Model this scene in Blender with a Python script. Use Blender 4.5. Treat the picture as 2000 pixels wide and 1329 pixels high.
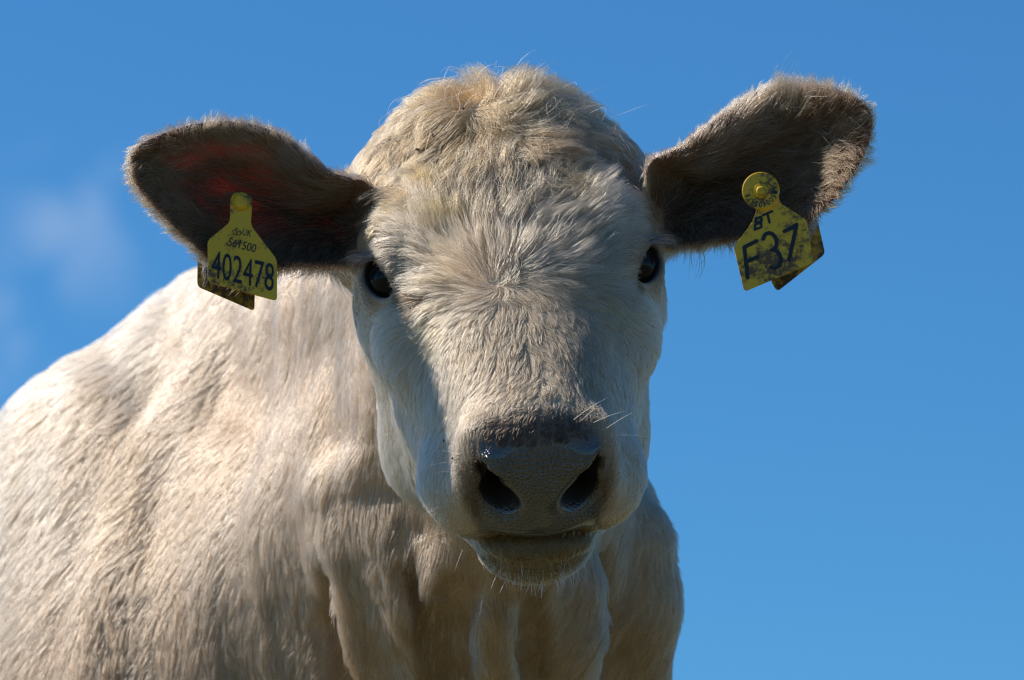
import bpy, math, random, time
import numpy as np
from mathutils import Vector, Matrix, kdtree

T0 = time.time()
rng = np.random.default_rng(7)
random.seed(7)
scene = bpy.context.scene
for o in list(bpy.data.objects):
    bpy.data.objects.remove(o)

# ------------------------------------------------------------------ camera
PITCH = math.radians(11.0)
CAM = np.array([0.0, 0.0, 0.34])
DIST = 4.5                      # metres to the plane between the eyes
FPX = 11250.0                   # focal length in photograph pixels (2000 wide)
S = DIST / FPX                  # metres per pixel at that plane
RT = np.array([1.0, 0, 0])
UP = np.array([0, -math.sin(PITCH), math.cos(PITCH)])
FW = np.array([0, math.cos(PITCH), math.sin(PITCH)])

cd = bpy.data.cameras.new('camera')
cam = bpy.data.objects.new('camera', cd)
scene.collection.objects.link(cam)
cam.location = CAM
cam.rotation_euler = (math.pi / 2 + PITCH, 0, 0)
cd.sensor_width = 36.0
cd.lens = 36.0 * FPX / 2000.0
cd.clip_end = 5000
cd.dof.use_dof = True
cd.dof.focus_distance = 4.49
cd.dof.aperture_fstop = 9.5
scene.camera = cam

# ------------------------------------------------------------------ sky, sun, exposure
SUN = -0.66 * RT + 0.68 * UP + 0.31 * FW      # direction towards the sun
SUN /= np.linalg.norm(SUN)
sun_el = math.asin(SUN[2])
sun_az = math.atan2(SUN[0], SUN[1])           # clockwise from +Y

world = bpy.data.worlds.new('World')
scene.world = world
world.use_nodes = True
wn, wl = world.node_tree.nodes, world.node_tree.links
wn.clear()
sky = wn.new('ShaderNodeTexSky')
sky.sky_type = 'NISHITA'
sky.sun_disc = False
sky.sun_elevation = sun_el
sky.sun_rotation = sun_az
sky.air_density = 1.0
sky.dust_density = 0.0
sky.ozone_density = 4.0
tint = wn.new('ShaderNodeMix'); tint.data_type = 'RGBA'; tint.blend_type = 'MULTIPLY'
tint.inputs[0].default_value = 1.0
tint.inputs[7].default_value = (0.31, 0.725, 1.03, 1)
wl.new(sky.outputs[0], tint.inputs[6])
# a thin wisp of cloud low in the sky, broken up by noise
tc = wn.new('ShaderNodeTexCoord')
nz = wn.new('ShaderNodeTexNoise'); nz.inputs['Scale'].default_value = 75
nz.inputs['Detail'].default_value = 3; nz.inputs['Roughness'].default_value = 0.45; nz.inputs['Distortion'].default_value = .6
wl.new(tc.outputs['Generated'], nz.inputs[0])
def wisp(az, el, wa, we):
    """soft patch round the sky direction at azimuth az (from +Y to +X) and elevation el"""
    d = (math.sin(az) * math.cos(el), math.cos(az) * math.cos(el), math.sin(el))
    m = wn.new('ShaderNodeMapping'); m.vector_type = 'POINT'
    m.inputs['Location'].default_value = (-d[0] / wa, -d[1] / wa, -d[2] / we)
    m.inputs['Scale'].default_value = (1 / wa, 1 / wa, 1 / we)
    ln = wn.new('ShaderNodeVectorMath'); ln.operation = 'LENGTH'
    r = wn.new('ShaderNodeMapRange'); r.interpolation_type = 'SMOOTHSTEP'
    r.inputs[1].default_value = 1; r.inputs[2].default_value = 0.0
    wl.new(tc.outputs['Generated'], m.inputs[0]); wl.new(m.outputs[0], ln.inputs[0]); wl.new(ln.outputs['Value'], r.inputs[0])
    return r.outputs[0]
w1_ = wisp(math.radians(-4.45), math.radians(12.1), .022, .022)
w2_ = wisp(math.radians(-5.4), math.radians(10.9), .018, .022)
mxw = wn.new('ShaderNodeMath'); mxw.operation = 'MAXIMUM'
wl.new(w1_, mxw.inputs[0]); wl.new(w2_, mxw.inputs[1])
cr = wn.new('ShaderNodeMapRange'); cr.interpolation_type = 'SMOOTHSTEP'
cr.inputs[1].default_value = 0.36; cr.inputs[2].default_value = 0.72
cr.inputs[3].default_value = 0.0; cr.inputs[4].default_value = 0.36
wl.new(nz.outputs[0], cr.inputs[0])
mw = wn.new('ShaderNodeMath'); mw.operation = 'MULTIPLY'
wl.new(cr.outputs[0], mw.inputs[0]); wl.new(mxw.outputs[0], mw.inputs[1])
cm = wn.new('ShaderNodeMix'); cm.data_type = 'RGBA'
cm.inputs[7].default_value = (4.6, 5.8, 7.8, 1)
wl.new(mw.outputs[0], cm.inputs[0]); wl.new(tint.outputs[2], cm.inputs[6])
bg = wn.new('ShaderNodeBackground'); bg.inputs[1].default_value = 0.095
wo = wn.new('ShaderNodeOutputWorld')
wl.new(cm.outputs[2], bg.inputs[0]); wl.new(bg.outputs[0], wo.inputs[0])

sd = bpy.data.lights.new('sun', 'SUN')
sd.energy = 4.3; sd.angle = math.radians(0.53); sd.color = (1.0, 0.95, 0.87)
so = bpy.data.objects.new('sun', sd)
scene.collection.objects.link(so)
so.rotation_euler = Vector(SUN).to_track_quat('Z', 'Y').to_euler()

scene.view_settings.view_transform = 'Standard'
scene.view_settings.look = 'None'
scene.view_settings.exposure = 0.15
scene.view_settings.gamma = 1.0
scene.view_settings.use_curve_mapping = False
scene.cycles.max_bounces = 7
scene.cycles.transparent_max_bounces = 8
scene.cycles.use_denoising = True
scene.cycles.denoiser = 'OPENIMAGEDENOISE'
scene.cycles.denoising_input_passes = 'RGB_ALBEDO_NORMAL'
scene.cycles.denoising_prefilter = 'NONE'
scene.cycles.sample_clamp_indirect = 3.0
scene.cycles.filter_width = 1.15

# ------------------------------------------------------------------ numeric helpers
def P(u, v, w=0.0):
    """photograph pixel (u, v) and depth offset w (in 0.4 mm units) -> world"""
    u, v, w = np.asarray(u, float), np.asarray(v, float), np.asarray(w, float)
    D = DIST + w * S
    return (CAM + FW * D[..., None] + RT * ((u - 1000) / FPX * D)[..., None]
            + UP * ((664.5 - v) / FPX * D)[..., None])

def to_px(p):
    q = p - CAM
    D = q @ FW
    return 1000 + (q @ RT) / D * FPX, 664.5 - (q @ UP) / D * FPX, (D - DIST) / S

def hash3(i, seed):
    i = i.astype(np.int64).astype(np.uint32)
    h = i[..., 0] * np.uint32(374761393) + i[..., 1] * np.uint32(668265263) + i[..., 2] * np.uint32(2147483647 - 1234567) + np.uint32(seed * 7919 + 13)
    h = (h ^ (h >> np.uint32(13))) * np.uint32(1274126177)
    h = (h ^ (h >> np.uint32(16))) * np.uint32(2246822519)
    return ((h ^ (h >> np.uint32(15))) & np.uint32(0xffffff)).astype(np.float32) / np.float32(0xffffff)

def vnoise(p, seed=0):
    """value noise in -1..1"""
    b = np.floor(p)
    f = (p - b).astype(np.float32)
    f = f * f * (3 - 2 * f)
    b = b.astype(np.int64)
    r = 0
    for dx in (0, 1):
        wx = f[..., 0] if dx else 1 - f[..., 0]
        for dy in (0, 1):
            wy = f[..., 1] if dy else 1 - f[..., 1]
            for dz in (0, 1):
                wz = f[..., 2] if dz else 1 - f[..., 2]
                r = r + wx * wy * wz * hash3(b + np.array([dx, dy, dz]), seed)
    return r * 2 - 1

def fbm(p, seed=0, o=3):
    r = 0; a = 1; s = 0
    for k in range(o):
        r = r + a * vnoise(p * (2 ** k), seed + k); s += a; a *= .5
    return r / s

def sstep(a, b, x):
    t = np.clip((x - a) / (b - a), 0, 1)
    return t * t * (3 - 2 * t)

def smin(a, b, k):
    h = np.maximum(k - np.abs(a - b), 0) / k
    return np.minimum(a, b) - h * h * k * .25

def smax(a, b, k):
    return -smin(-a, -b, k)

def ell(p, c, r):
    q = p - np.asarray(c, np.float32)
    r = np.asarray(r, np.float32)
    k0 = np.sqrt(((q / r) ** 2).sum(-1)) + 1e-9
    k1 = np.sqrt(((q / (r * r)) ** 2).sum(-1)) + 1e-9
    return k0 * (k0 - 1) / k1

def cap(p, a, b, ra, rb):
    a = np.asarray(a, np.float32); b = np.asarray(b, np.float32)
    ab = b - a
    h = np.clip(((p - a) @ ab) / (ab @ ab), 0, 1)
    return np.linalg.norm(p - a - h[..., None] * ab, axis=-1) - (ra + (rb - ra) * h)

def pchip(x, xs, ys):
    """smooth interpolation through a table"""
    xs = np.asarray(xs, float); ys = np.asarray(ys, float)
    m = np.gradient(ys, xs)
    x = np.clip(x, xs[0], xs[-1])
    i = np.clip(np.searchsorted(xs, x) - 1, 0, len(xs) - 2)
    h = xs[i + 1] - xs[i]; t = (x - xs[i]) / h
    return ((2*t**3 - 3*t**2 + 1) * ys[i] + (t**3 - 2*t**2 + t) * h * m[i]
            + (-2*t**3 + 3*t**2) * ys[i + 1] + (t**3 - t**2) * h * m[i + 1])

# ------------------------------------------------------------------ frames of the animal
YAW, ROLL = math.radians(4.0), math.radians(3.3)
def headvec(x, y, z):                       # camera-aligned (right, up, towards camera) -> world
    x, z = x * math.cos(YAW) + z * math.sin(YAW), -x * math.sin(YAW) + z * math.cos(YAW)
    x, y = x * math.cos(ROLL) - y * math.sin(ROLL), x * math.sin(ROLL) + y * math.cos(ROLL)
    return x * RT + y * UP - z * FW
HX = headvec(1, 0, 0)                       # viewer's right
HT = headvec(0, -.70, .714)                 # poll -> muzzle
HN = headvec(0, .714, .70)                  # out of the face
HM = np.array([HX, HT, HN])
HO = P(1011, 530, 0)
def to_head(p):                             # world -> head coordinates in cm (x, t, n)
    return ((p - HO) @ HM.T) * 100
def from_head(q):
    return HO + (np.asarray(q, float) / 100) @ HM

PHI = math.radians(28)
BF = np.array([math.sin(PHI), -math.cos(PHI), 0])   # forward of the trunk
BL = np.array([math.cos(PHI), math.sin(PHI), 0])    # the animal's left
BU = np.array([0, 0, 1.0])
BM = np.array([BF, BL, BU])
BO = np.array([-0.20, 5.22, 0.0])
def to_body(p):
    return (p - BO) @ BM.T
def from_body(q):
    return BO + np.asarray(q, float) @ BM

# ------------------------------------------------------------------ ears: outline in the picture, cupped sheet in depth
EARS = {
 'L': dict(poly=[(735,372),(650,338),(600,300),(560,268),(500,244),(440,236),(380,242),(315,262),(268,288),(252,320),
                 (266,362),(300,405),(350,455),(400,500),(425,522),(480,528),(560,522),(640,520),(720,505)],
           root=(720,440,265), tip=(255,312,100), axis_a=(720,435), axis_b=(262,318), roll=.009),
 'R': dict(poly=[(1262,330),(1325,290),(1370,255),(1425,212),(1480,177),(1545,163),(1610,167),(1665,186),(1698,215),(1704,248),
                 (1690,300),(1660,350),(1625,395),(1590,425),(1570,452),(1520,468),(1440,470),(1360,478),(1275,470)],
           root=(1272,395,300), tip=(1700,232,170), axis_a=(1275,400), axis_b=(1694,240), roll=.0135),
}
def smooth_poly(pts, n=5):
    pts = np.array(pts, float); m = len(pts); out = []
    for i in range(m):
        p0, p1, p2, p3 = pts[i-1], pts[i], pts[(i+1) % m], pts[(i+2) % m]
        for k in range(n):
            t = k / n
            out.append(.5 * ((2*p1) + (-p0+p2)*t + (2*p0-5*p1+4*p2-p3)*t*t + (-p0+3*p1-3*p2+p3)*t**3))
    return np.array(out)

def poly_sd(q, poly):
    a = poly; b = np.roll(poly, -1, 0)
    d = np.full(len(q), 1e9, np.float32); s = np.ones(len(q), np.float32)
    for (ax, ay), (bx, by) in zip(a, b):
        ex, ey = bx - ax, by - ay
        wx, wy = q[:, 0] - ax, q[:, 1] - ay
        h = np.clip((wx * ex + wy * ey) / (ex * ex + ey * ey + 1e-9), 0, 1)
        d = np.minimum(d, (wx - ex * h) ** 2 + (wy - ey * h) ** 2)
        c1 = q[:, 1] >= ay; c2 = q[:, 1] < by; c3 = ex * wy > ey * wx
        flip = (c1 & c2 & c3) | (~c1 & ~c2 & ~c3)
        s = np.where(flip, -s, s)
    return s * np.sqrt(d)
for e in EARS.values():
    e['sp'] = smooth_poly(e['poly'], 3)
    A = np.array(e['axis_a'], float); B = np.array(e['axis_b'], float)
    e['L'] = np.linalg.norm(B - A); e['dir'] = (B - A) / e['L']; e['A'] = A
    d = e['dir']; nrm = np.array([-d[1], d[0]])
    if nrm[1] > 0: nrm = -nrm
    e['nrm'] = nrm                                        # points up in the picture

def ear_local(e, u, v):
    du, dv = u - e['A'][0], v - e['A'][1]
    l = (du * e['dir'][0] + dv * e['dir'][1]) / e['L']
    s = (du * e['nrm'][0] + dv * e['nrm'][1])
    return l, s

def ear_depth(e, u, v, psd):
    """depth (px units) of the middle of the ear sheet"""
    l, s = ear_local(e, u, v)
    base = e['root'][2] + (e['tip'][2] - e['root'][2]) * np.clip(l, -.2, 1.2)
    ins = np.clip(-psd / 115.0, 0, 1)
    cup = 150 * (1 - (1 - ins) ** 2) * (1 - .35 * sstep(.6, 1.0, l))
    lean = -.30 * s                                        # top edge nearer... lower edge farther
    roll = e['roll'] * np.maximum(s - 25, 0) ** 2 * sstep(.05, .3, l)       # upper edge folds back
    return base + cup + lean * 0.5 + np.minimum(roll, 150)

def ear_sd(e, p):
    u, v, w = to_px(p)
    u = u.astype(np.float32); v = v.astype(np.float32)
    psd = poly_sd(np.stack([u, v], -1), e['sp'])
    l, s = ear_local(e, u, v)
    th = 11 + 14 * sstep(.5, 0, l)
    wd = (w - ear_depth(e, u, v, psd)) * .62
    d = smax(np.abs(wd) - th, psd, 12)
    return (d * S).astype(np.float32)

TAGHOLE = {'L': (452, 379)}
EYE_C = np.array([9.25, -4.45, -4.55]); EYE_R = 2.3
GAZE = np.array([.60, .46, .65]); GAZE /= np.linalg.norm(GAZE)
EAX = np.array([-.60, .80, -.30]); EAX -= GAZE * (EAX @ GAZE); EAX /= np.linalg.norm(EAX)
EPX = np.cross(GAZE, EAX)
if EPX[2] < 0: EPX = -EPX

LT  = [-26, -22, -18, -13, -8, -3,  2,   7,  12,  16,  20,  23]
LHW = [9.8, 10.5,11.3,11.4,10.7,10.1, 8.7, 7.3, 6.3, 5.8, 5.4, 5.0]
LTP = [-2.8,-1.8,-1.2,-.75,-.5, -.3, -.2, -.1, -.1, -.3, -1.2,-2.5]
LBT = [-15, -17, -18, -17,-15.5,-14.5,-13,-11.5,-10.5,-10,-9.5,-9]

def head_sd(p):
    q = to_head(p).astype(np.float32)
    x = q[:, 0]; t = q[:, 1]; n = q[:, 2]
    q = np.stack([np.abs(x), t, n], -1); ax = q[:, 0]
    hw = pchip(t, LT, LHW); tp = pchip(t, LT, LTP); bt = pchip(t, LT, LBT)
    c = (tp + bt) / 2; h = (tp - bt) / 2
    pw = 2.5
    # face is flatter and wider above, narrowing below
    hwn = hw * (1 - .12 * sstep(0, -1, (n - c) / h))
    k = ((ax / hwn) ** pw + (np.abs(n - c) / h) ** pw) ** (1 / pw)
    d = (k - 1) * np.minimum(hwn, h) * .95
    d = smax(d, np.maximum(t - 18.5, -24.5 - t), 5.0)
    # brow ridge over the eye, cheek bone under it, zygomatic line to the muzzle
    d = smin(d, ell(q, (8.5, -7.4, -3.5), (3.0, 3.6, 2.5)), 3.0)
    d = smin(d, ell(q, (8.0, 0.8, -6.5), (2.5, 4.0, 2.6)), 3.0)
    d = smin(d, cap(q, (7.4, 2, -7.2), (4.8, 12, -7.0), 1.9, 1.7), 3.0)
    d = smin(d, cap(q, (6.0, 3, -12), (4.9, 13, -9.9), 3.3, 2.7), 3.0)
    # temple hollow behind the eye, ear base
    d = smin(d, cap(q, (8.0, -14, -10), (10.0, -15, -11.5), 4.2, 3.4), 3.0)
    d = smin(d, cap(q, (8.3, -16.8, -7.0), (11.3, -16.6, -9.5), 3.6, 2.7), 3.0)
    # poll knob
    d = smin(d, ell(q, (0, -20.2, -6.0), (7.5, 3.6, 4.4)), 3.0)
    # masseter and jaw
    jaw = cap(q, (7.0, -6, -10), (5.6, -1.5, -20), 4.6, 4.4)
    jaw = smin(jaw, cap(q, (5.2, 0, -19.5), (2.6, 13.5, -14.3), 4.2, 2.4), 4)
    jaw = smin(jaw, cap(q, (0, -2, -18), (0, 12, -13.5), 4, 3), 3)
    d = smin(d, jaw, 4.5)
    # chin and lower lip
    low = ell(q, (0, 15.8, -13.4), (4.7, 3.7, 3.9))
    low = smin(low, ell(q, (0, 17.2, -11.9), (4.6, 2.4, 1.35)), .8)
    # muzzle: pad, nostril wings, upper lips
    up = ell(q, (0, 15.3, -5.2), (4.6, 5.0, 4.9))
    up = smin(up, ell(q, (3.3, 17.25, -2.75), (1.9, 2.6, 2.0)), 1.2)           # corners of the pad
    up = smin(up, ell(q, (0, 16.3, -3.2), (4.3, 2.9, 2.8)), 1.2)
    up = smin(up, cap(q, (4.6, 16.2, -1.9), (5.0, 17.0, -6.2), 1.15, 1.35), 1.2)   # wings of the nostrils
    up = smin(up, ell(q, (5.2, 14.0, -9.3), (3.3, 4.3, 2.9)), 1.6)           # upper lips
    up = smin(up, ell(q, (0, 17.0, -8.3), (5.0, 3.0, 2.3)), 1.6)
    kk = 3.0 - 2.55 * sstep(7, 13, t)
    h2 = np.maximum(kk - np.abs(d - low), 0) / kk
    d0 = d
    d = smin(d, up, 2.2)
    h2 = np.maximum(kk - np.abs(d - low), 0) / kk
    d = np.minimum(d, low) - h2 * h2 * kk * .25
    # mouth slit
    lipn = -10.45 - .075 * ax * ax + .25 * sstep(3, 6, ax)
    slit = np.maximum(np.abs(n - lipn) - .16, np.maximum(11.5 - t, ax - 6.6 + .35 * (18 - t) * 0))
    d = smax(d, -slit, .35)
    # philtrum
    d = smax(d, -cap(q, (0, 20.6, -7.4), (0, 20.4, -10.2), .16, .22), .5)
    # nostrils: round pit running up and out into a slit
    nos = cap(q, (2.95, 21.5, -5.9), (2.7, 13.5, -5.2), 1.30, 1.1)
    nos = smin(nos, cap(q, (3.3, 21.0, -4.9), (4.1, 18.6, -2.6), 1.15, .65), .8)
    nos = smin(nos, cap(q, (3.3, 18.0, -4.9), (4.0, 17.4, -2.9), 1.1, .6), .8)
    d = smax(d, -nos, .7)
    # eyelids
    e = q - EYE_C.astype(np.float32)
    r = np.linalg.norm(e, axis=-1)
    d = smin(d, r - (EYE_R + .28), 1.5)
    g = e @ GAZE.astype(np.float32); s = e @ EAX.astype(np.float32); z = e @ EPX.astype(np.float32)
    # a fold above the upper lid and below the lower one
    el = np.sqrt((s / 1.9) ** 2 + (z / np.where(z > 0, .62, 1.30)) ** 2)
    fr = sstep(.3, 1.0, g)
    ring = np.sqrt(((el - 1.16) * np.where(z > 0, .75, 1.2)) ** 2 + (r - EYE_R - .10) ** 2) - .30
    d = smin(d, ring + (1 - fr) * 2, .25)
    ring2 = np.sqrt(((z - 1.75 + .12 * s * s) * .9) ** 2 + (r - EYE_R - .30) ** 2) - .42      # fold of the upper lid
    d = smin(d, ring2 + (1 - sstep(.2, .8, g)) * 2 + sstep(1.2, 2.2, np.abs(s)) * 1.0, .5)
    opening = np.maximum((el - 1) * 1.15, -g)
    d = smax(d, -opening, .30)
    return d * .01

def body_prims(p):
    q = to_body(p).astype(np.float32)
    a = np.stack([q[:, 0], np.abs(q[:, 1]), q[:, 2]], -1)
    d = ell(a, (-.30, 0, .92), (.58, .30, .385))
    d = smin(d, ell(a, (-.80, 0, .85), (.66, .35, .36)), .20)
    d = smin(d, ell(a, (-1.30, 0, .97), (.38, .28, .30)), .18)
    d = smin(d, cap(a, (-.02, 0, 1.28), (-1.35, 0, 1.10), .085, .08), .20)
    d = smin(d, ell(a, (-.04, .20, .98), (.20, .115, .32)), .16)      # shoulder blade
    d = smin(d, ell(a, (.10, .20, .80), (.16, .12, .22)), .15)        # point of shoulder
    d = smin(d, ell(a, (.16, 0, .78), (.20, .19, .24)), .14)          # brisket
    # legs
    f = cap(a, (.02, .18, .80), (.03, .17, .48), .12, .075)
    f = smin(f, cap(a, (.03, .17, .46), (.01, .17, .12), .056, .042), .05)
    f = smin(f, cap(a, (.02, .17, .09), (.05, .17, .04), .055, .062), .03)
    h = ell(a, (-1.36, .19, .82), (.22, .12, .34))
    h = smin(h, cap(a, (-1.42, .19, .66), (-1.60, .17, .48), .12, .06), .08)
    h = smin(h, cap(a, (-1.60, .17, .48), (-1.52, .17, .12), .055, .042), .04)
    h = smin(h, cap(a, (-1.51, .17, .09), (-1.47, .17, .04), .055, .062), .03)
    d = smin(d, f, .08); d = smin(d, h, .08)
    d = smin(d, cap(a, (-1.66, 0, 1.16), (-1.74, 0, .55), .035, .02), .05)
    d = smin(d, ell(a, (-1.74, 0, .45), (.05, .05, .14)), .05)
    return np.maximum(d, .004 - q[:, 2])

# neck: along the bend from the trunk to the back of the head
NB = from_body((.06, 0, 1.04)); N2 = from_head((0, -9, -17))
N1 = from_body((.30, .02, 1.06)) * .55 + (NB + N2) * .5 * .45
CREST0 = from_body((-.04, 0, 1.33)); CREST2 = from_head((0, -17, -12))
THR0 = from_body((.27, 0, .80)); THR2 = from_head((0, 0, -23))
# skin folds on the near side of the neck: (start, end, radius) given by picture position on the neck's side
def neck_sd(p):
    p = p.astype(np.float32)
    d = cap(p, NB, N1, .225, .175)
    d = smin(d, cap(p, N1, N2, .165, .085), .10)
    d = smin(d, cap(p, CREST0, CREST2, .085, .075), .12)
    d = smin(d, cap(p, THR0, THR2, .055, .045), .08)
    return d

FBOX = None
FOLDS = []      # filled below: (a, b, r)
def sdf(p):
    p = np.asarray(p)
    d = body_prims(p)
    d = smin(d, neck_sd(p), .15)
    ids = np.nonzero(np.abs(d) < .05)[0]
    if len(ids):
        q = to_body(p[ids])
        nk = sstep(-.12, .15, q[:, 0]) * sstep(.5, .7, q[:, 2])
        d[ids] += ((.004 * vnoise(q * 7.5, 301) * sstep(.4, .6, q[:, 2])
                    + .0055 * nk * vnoise(np.stack([q[:, 0] * 26 + q[:, 2] * 5, q[:, 1] * 26, q[:, 2] * 5], -1), 303)
                    + .0014 * vnoise(np.stack([q[:, 0] * 24 + q[:, 2] * 14, q[:, 1] * 24, q[:, 2] * 6], -1), 305))).astype(d.dtype)
    if FOLDS:
        ids = np.nonzero((np.abs(d) < .07) & (p > FBOX[0]).all(-1) & (p < FBOX[1]).all(-1))[0]
        if len(ids):
            pp = p[ids].astype(np.float32); dd = d[ids].astype(np.float32)
            for a, b, r0, r1, amt in FOLDS:
                nr = np.nonzero(np.abs(pp - ((a + b) / 2).astype(np.float32)).max(-1) < np.abs(b - a).max() / 2 + r0 + .04)[0]
                if len(nr) == 0: continue
                c = cap(pp[nr], a, b, r0, r1)
                dd[nr] = smin(dd[nr], c, .038) if amt > 0 else smax(dd[nr], -c, .006 + .05 * abs(amt))
            d[ids] = dd
    c = p - from_head((0, -1, -10))
    cl_ = np.linalg.norm(c, axis=-1)
    m = cl_ < .36
    d = np.where(m, d, np.minimum(d, cl_ - .33))
    if m.any():
        hd = head_sd(p[m])
        d[m] = smin(d[m], hd.astype(d.dtype), .022)
    u, v, w = to_px(p)
    for k, e in EARS.items():
        lo = e['sp'].min(0) - 60; hi = e['sp'].max(0) + 60
        m = (u > lo[0]) & (u < hi[0]) & (v > lo[1]) & (v < hi[1]) & (w > -50) & (w < 560)
        if m.any():
            ed = ear_sd(e, p[m])
            d[m] = smin(d[m], ed.astype(d.dtype), .012)
    return d


def surf_w(uv, w0=150.0, w1=4000.0):
    """first hit of the picture rays with the skin, as depth offsets"""
    uv = np.array(uv, float); w = np.full(len(uv), w0)
    for _ in range(120):
        d = sdf(P(uv[:, 0], uv[:, 1], w))
        w = np.where((d > .0005) & (w < w1), w + np.maximum(d * .8, .0006) / S, w)
    return w
def add_fold(pts, r0, r1, amt, ws):
    """a ridge (amt > 0) or crease (amt < 0) of skin along picture points on the surface"""
    rs = np.linspace(r0, r1, len(pts))
    q = [P(u, v, w + (r * (1 if amt > 0 else -1) * (1 - abs(amt)) / S)) for (u, v), w, r in zip(pts, ws, rs)]
    return [(q[i], q[i + 1], rs[i], rs[i + 1], amt) for i in range(len(q) - 1)]
_f = []
# (points, radius start, radius end, how far it stands proud; negative = groove)
FL = [
    ([(715,930),(735,1040),(745,1150),(760,1300)], .014, .020, .2),
    ([(660,960),(690,1080),(720,1240)], .016, .022, .12),
    ([(785,1040),(805,1110),(830,1200),(850,1320)], .014, .020, .35),
    ([(870,1120),(900,1200),(925,1320)], .013, .020, .35),
    ([(955,1185),(970,1250),(980,1329)], .020, .026, .30),
    ([(890,1170),(880,1250),(885,1329)], .018, .022, -.16),
    ([(1055,1185),(1050,1250),(1045,1329)], .018, .022, -.16),
    ([(1130,1150),(1110,1240),(1095,1329)], .016, .020, .35),
    ([(1250,1060),(1240,1180),(1230,1329)], .025, .03, .2),
    ([(640,1120),(660,1230),(690,1329)], .012, .014, -.3),
    ([(820,1120),(855,1230),(870,1329)], .010, .012, -.3),
    ([(1180,1100),(1170,1220),(1160,1329)], .014, .016, -.25),
]
_w = surf_w([q for f_ in FL for q in f_[0]]); _o = 0
for pts_, r0, r1, amt in FL:
    _f += add_fold(pts_, r0, r1, amt, _w[_o:_o + len(pts_)]); _o += len(pts_)
FOLDS += _f
_e = np.concatenate([[a, b] for a, b, *_ in FOLDS]); FBOX = (_e.min(0) - .1, _e.max(0) + .1)

# ------------------------------------------------------------------ surface nets on a grid that is fine round the head
def axis_lines(lo, hi, f0, f1, fine, coarse):
    out = [f0]
    while out[-1] < f1: out.append(out[-1] + fine)
    s = fine
    while out[-1] < hi: s = min(s * 1.15, coarse); out.append(out[-1] + s)
    pre = []; s = fine; x = f0
    while x > lo: s = min(s * 1.15, coarse); x -= s; pre.append(x)
    return np.array(pre[::-1] + out)

def surface_nets(xs, ys, zs):
    nx, ny, nz = len(xs), len(ys), len(zs)
    D = np.ones((nx, ny, nz), np.float32)
    B = 8
    todo = []
    bx = [(i, min(i + B, nx)) for i in range(0, nx, B)]
    by = [(i, min(i + B, ny)) for i in range(0, ny, B)]
    bz = [(i, min(i + B, nz)) for i in range(0, nz, B)]
    C = []; Rr = []; idx = []
    for a in bx:
        for b in by:
            for c in bz:
                l = np.array([xs[a[0]], ys[b[0]], zs[c[0]]]); h = np.array([xs[a[1]-1], ys[b[1]-1], zs[c[1]-1]])
                C.append((l + h) / 2); Rr.append(np.linalg.norm(h - l) / 2); idx.append((a, b, c))
    C = np.array(C); Rr = np.array(Rr)
    dc = sdf(C)
    act = np.abs(dc) < Rr * 1.7 + .02
    # fill inactive
    for i in np.nonzero(~act)[0]:
        a, b, c = idx[i]
        D[a[0]:a[1], b[0]:b[1], c[0]:c[1]] = dc[i]
    ids = np.nonzero(act)[0]
    for s in range(0, len(ids), 1200):
        pts = []; sh = []
        for i in ids[s:s + 1200]:
            a, b, c = idx[i]
            g = np.meshgrid(xs[a[0]:a[1]], ys[b[0]:b[1]], zs[c[0]:c[1]], indexing='ij')
            pts.append(np.stack(g, -1).reshape(-1, 3))
        cnt = [len(q) for q in pts]
        dv = sdf(np.concatenate(pts)); o = 0
        for i, n in zip(ids[s:s + 1200], cnt):
            a, b, c = idx[i]
            D[a[0]:a[1], b[0]:b[1], c[0]:c[1]] = dv[o:o + n].reshape(a[1]-a[0], b[1]-b[0], c[1]-c[0]); o += n
    sg = D < 0
    cnt = np.zeros((nx-1, ny-1, nz-1), np.uint8)
    for dx in (0, 1):
        for dy in (0, 1):
            for dz in (0, 1):
                cnt += sg[dx:nx-1+dx, dy:ny-1+dy, dz:nz-1+dz]
    cells = np.argwhere((cnt > 0) & (cnt < 8))
    vid = np.full(cnt.shape, -1, np.int32)
    vid[tuple(cells.T)] = np.arange(len(cells))
    acc = np.zeros((len(cells), 3)); num = np.zeros(len(cells))
    ax = [xs, ys, zs]
    for k in range(3):
        o1, o2 = [(1, 2), (0, 2), (0, 1)][k]
        for i in (0, 1):
            for j in (0, 1):
                off = np.zeros(3, int); off[o1] = i; off[o2] = j
                off2 = off.copy(); off2[k] = 1
                A = cells + off; Bc = cells + off2
                da = D[tuple(A.T)]; db = D[tuple(Bc.T)]
                m = (da < 0) != (db < 0)
                t = np.where(m, da / np.where(m, da - db, 1), 0)
                pa = np.stack([ax[q][A[:, q]] for q in range(3)], -1)
                pb = np.stack([ax[q][Bc[:, q]] for q in range(3)], -1)
                acc += np.where(m[:, None], pa + (pb - pa) * t[:, None], 0); num += m
    V = acc / num[:, None]
    faces = []
    for k in range(3):
        o1, o2 = [(1, 2), (2, 0), (0, 1)][k]
        sl0 = [slice(None)] * 3; sl1 = [slice(None)] * 3
        sl0[k] = slice(0, -1); sl1[k] = slice(1, None)
        ch = sg[tuple(sl0)] != sg[tuple(sl1)]
        E = np.argwhere(ch)
        ok = (E[:, o1] > 0) & (E[:, o2] > 0) & (E[:, o1] < D.shape[o1]-1) & (E[:, o2] < D.shape[o2]-1)
        E = E[ok]
        ins = sg[tuple(E.T)]
        q = []
        for (i, j) in ((1, 1), (0, 1), (0, 0), (1, 0)):
            c = E.copy(); c[:, o1] -= i; c[:, o2] -= j
            q.append(vid[tuple(c.T)])
        q = np.stack(q, -1)
        q[~ins] = q[~ins][:, ::-1]
        faces.append(q)
    F = np.concatenate(faces)
    F = F[(F >= 0).all(1)]
    return V, F

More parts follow.
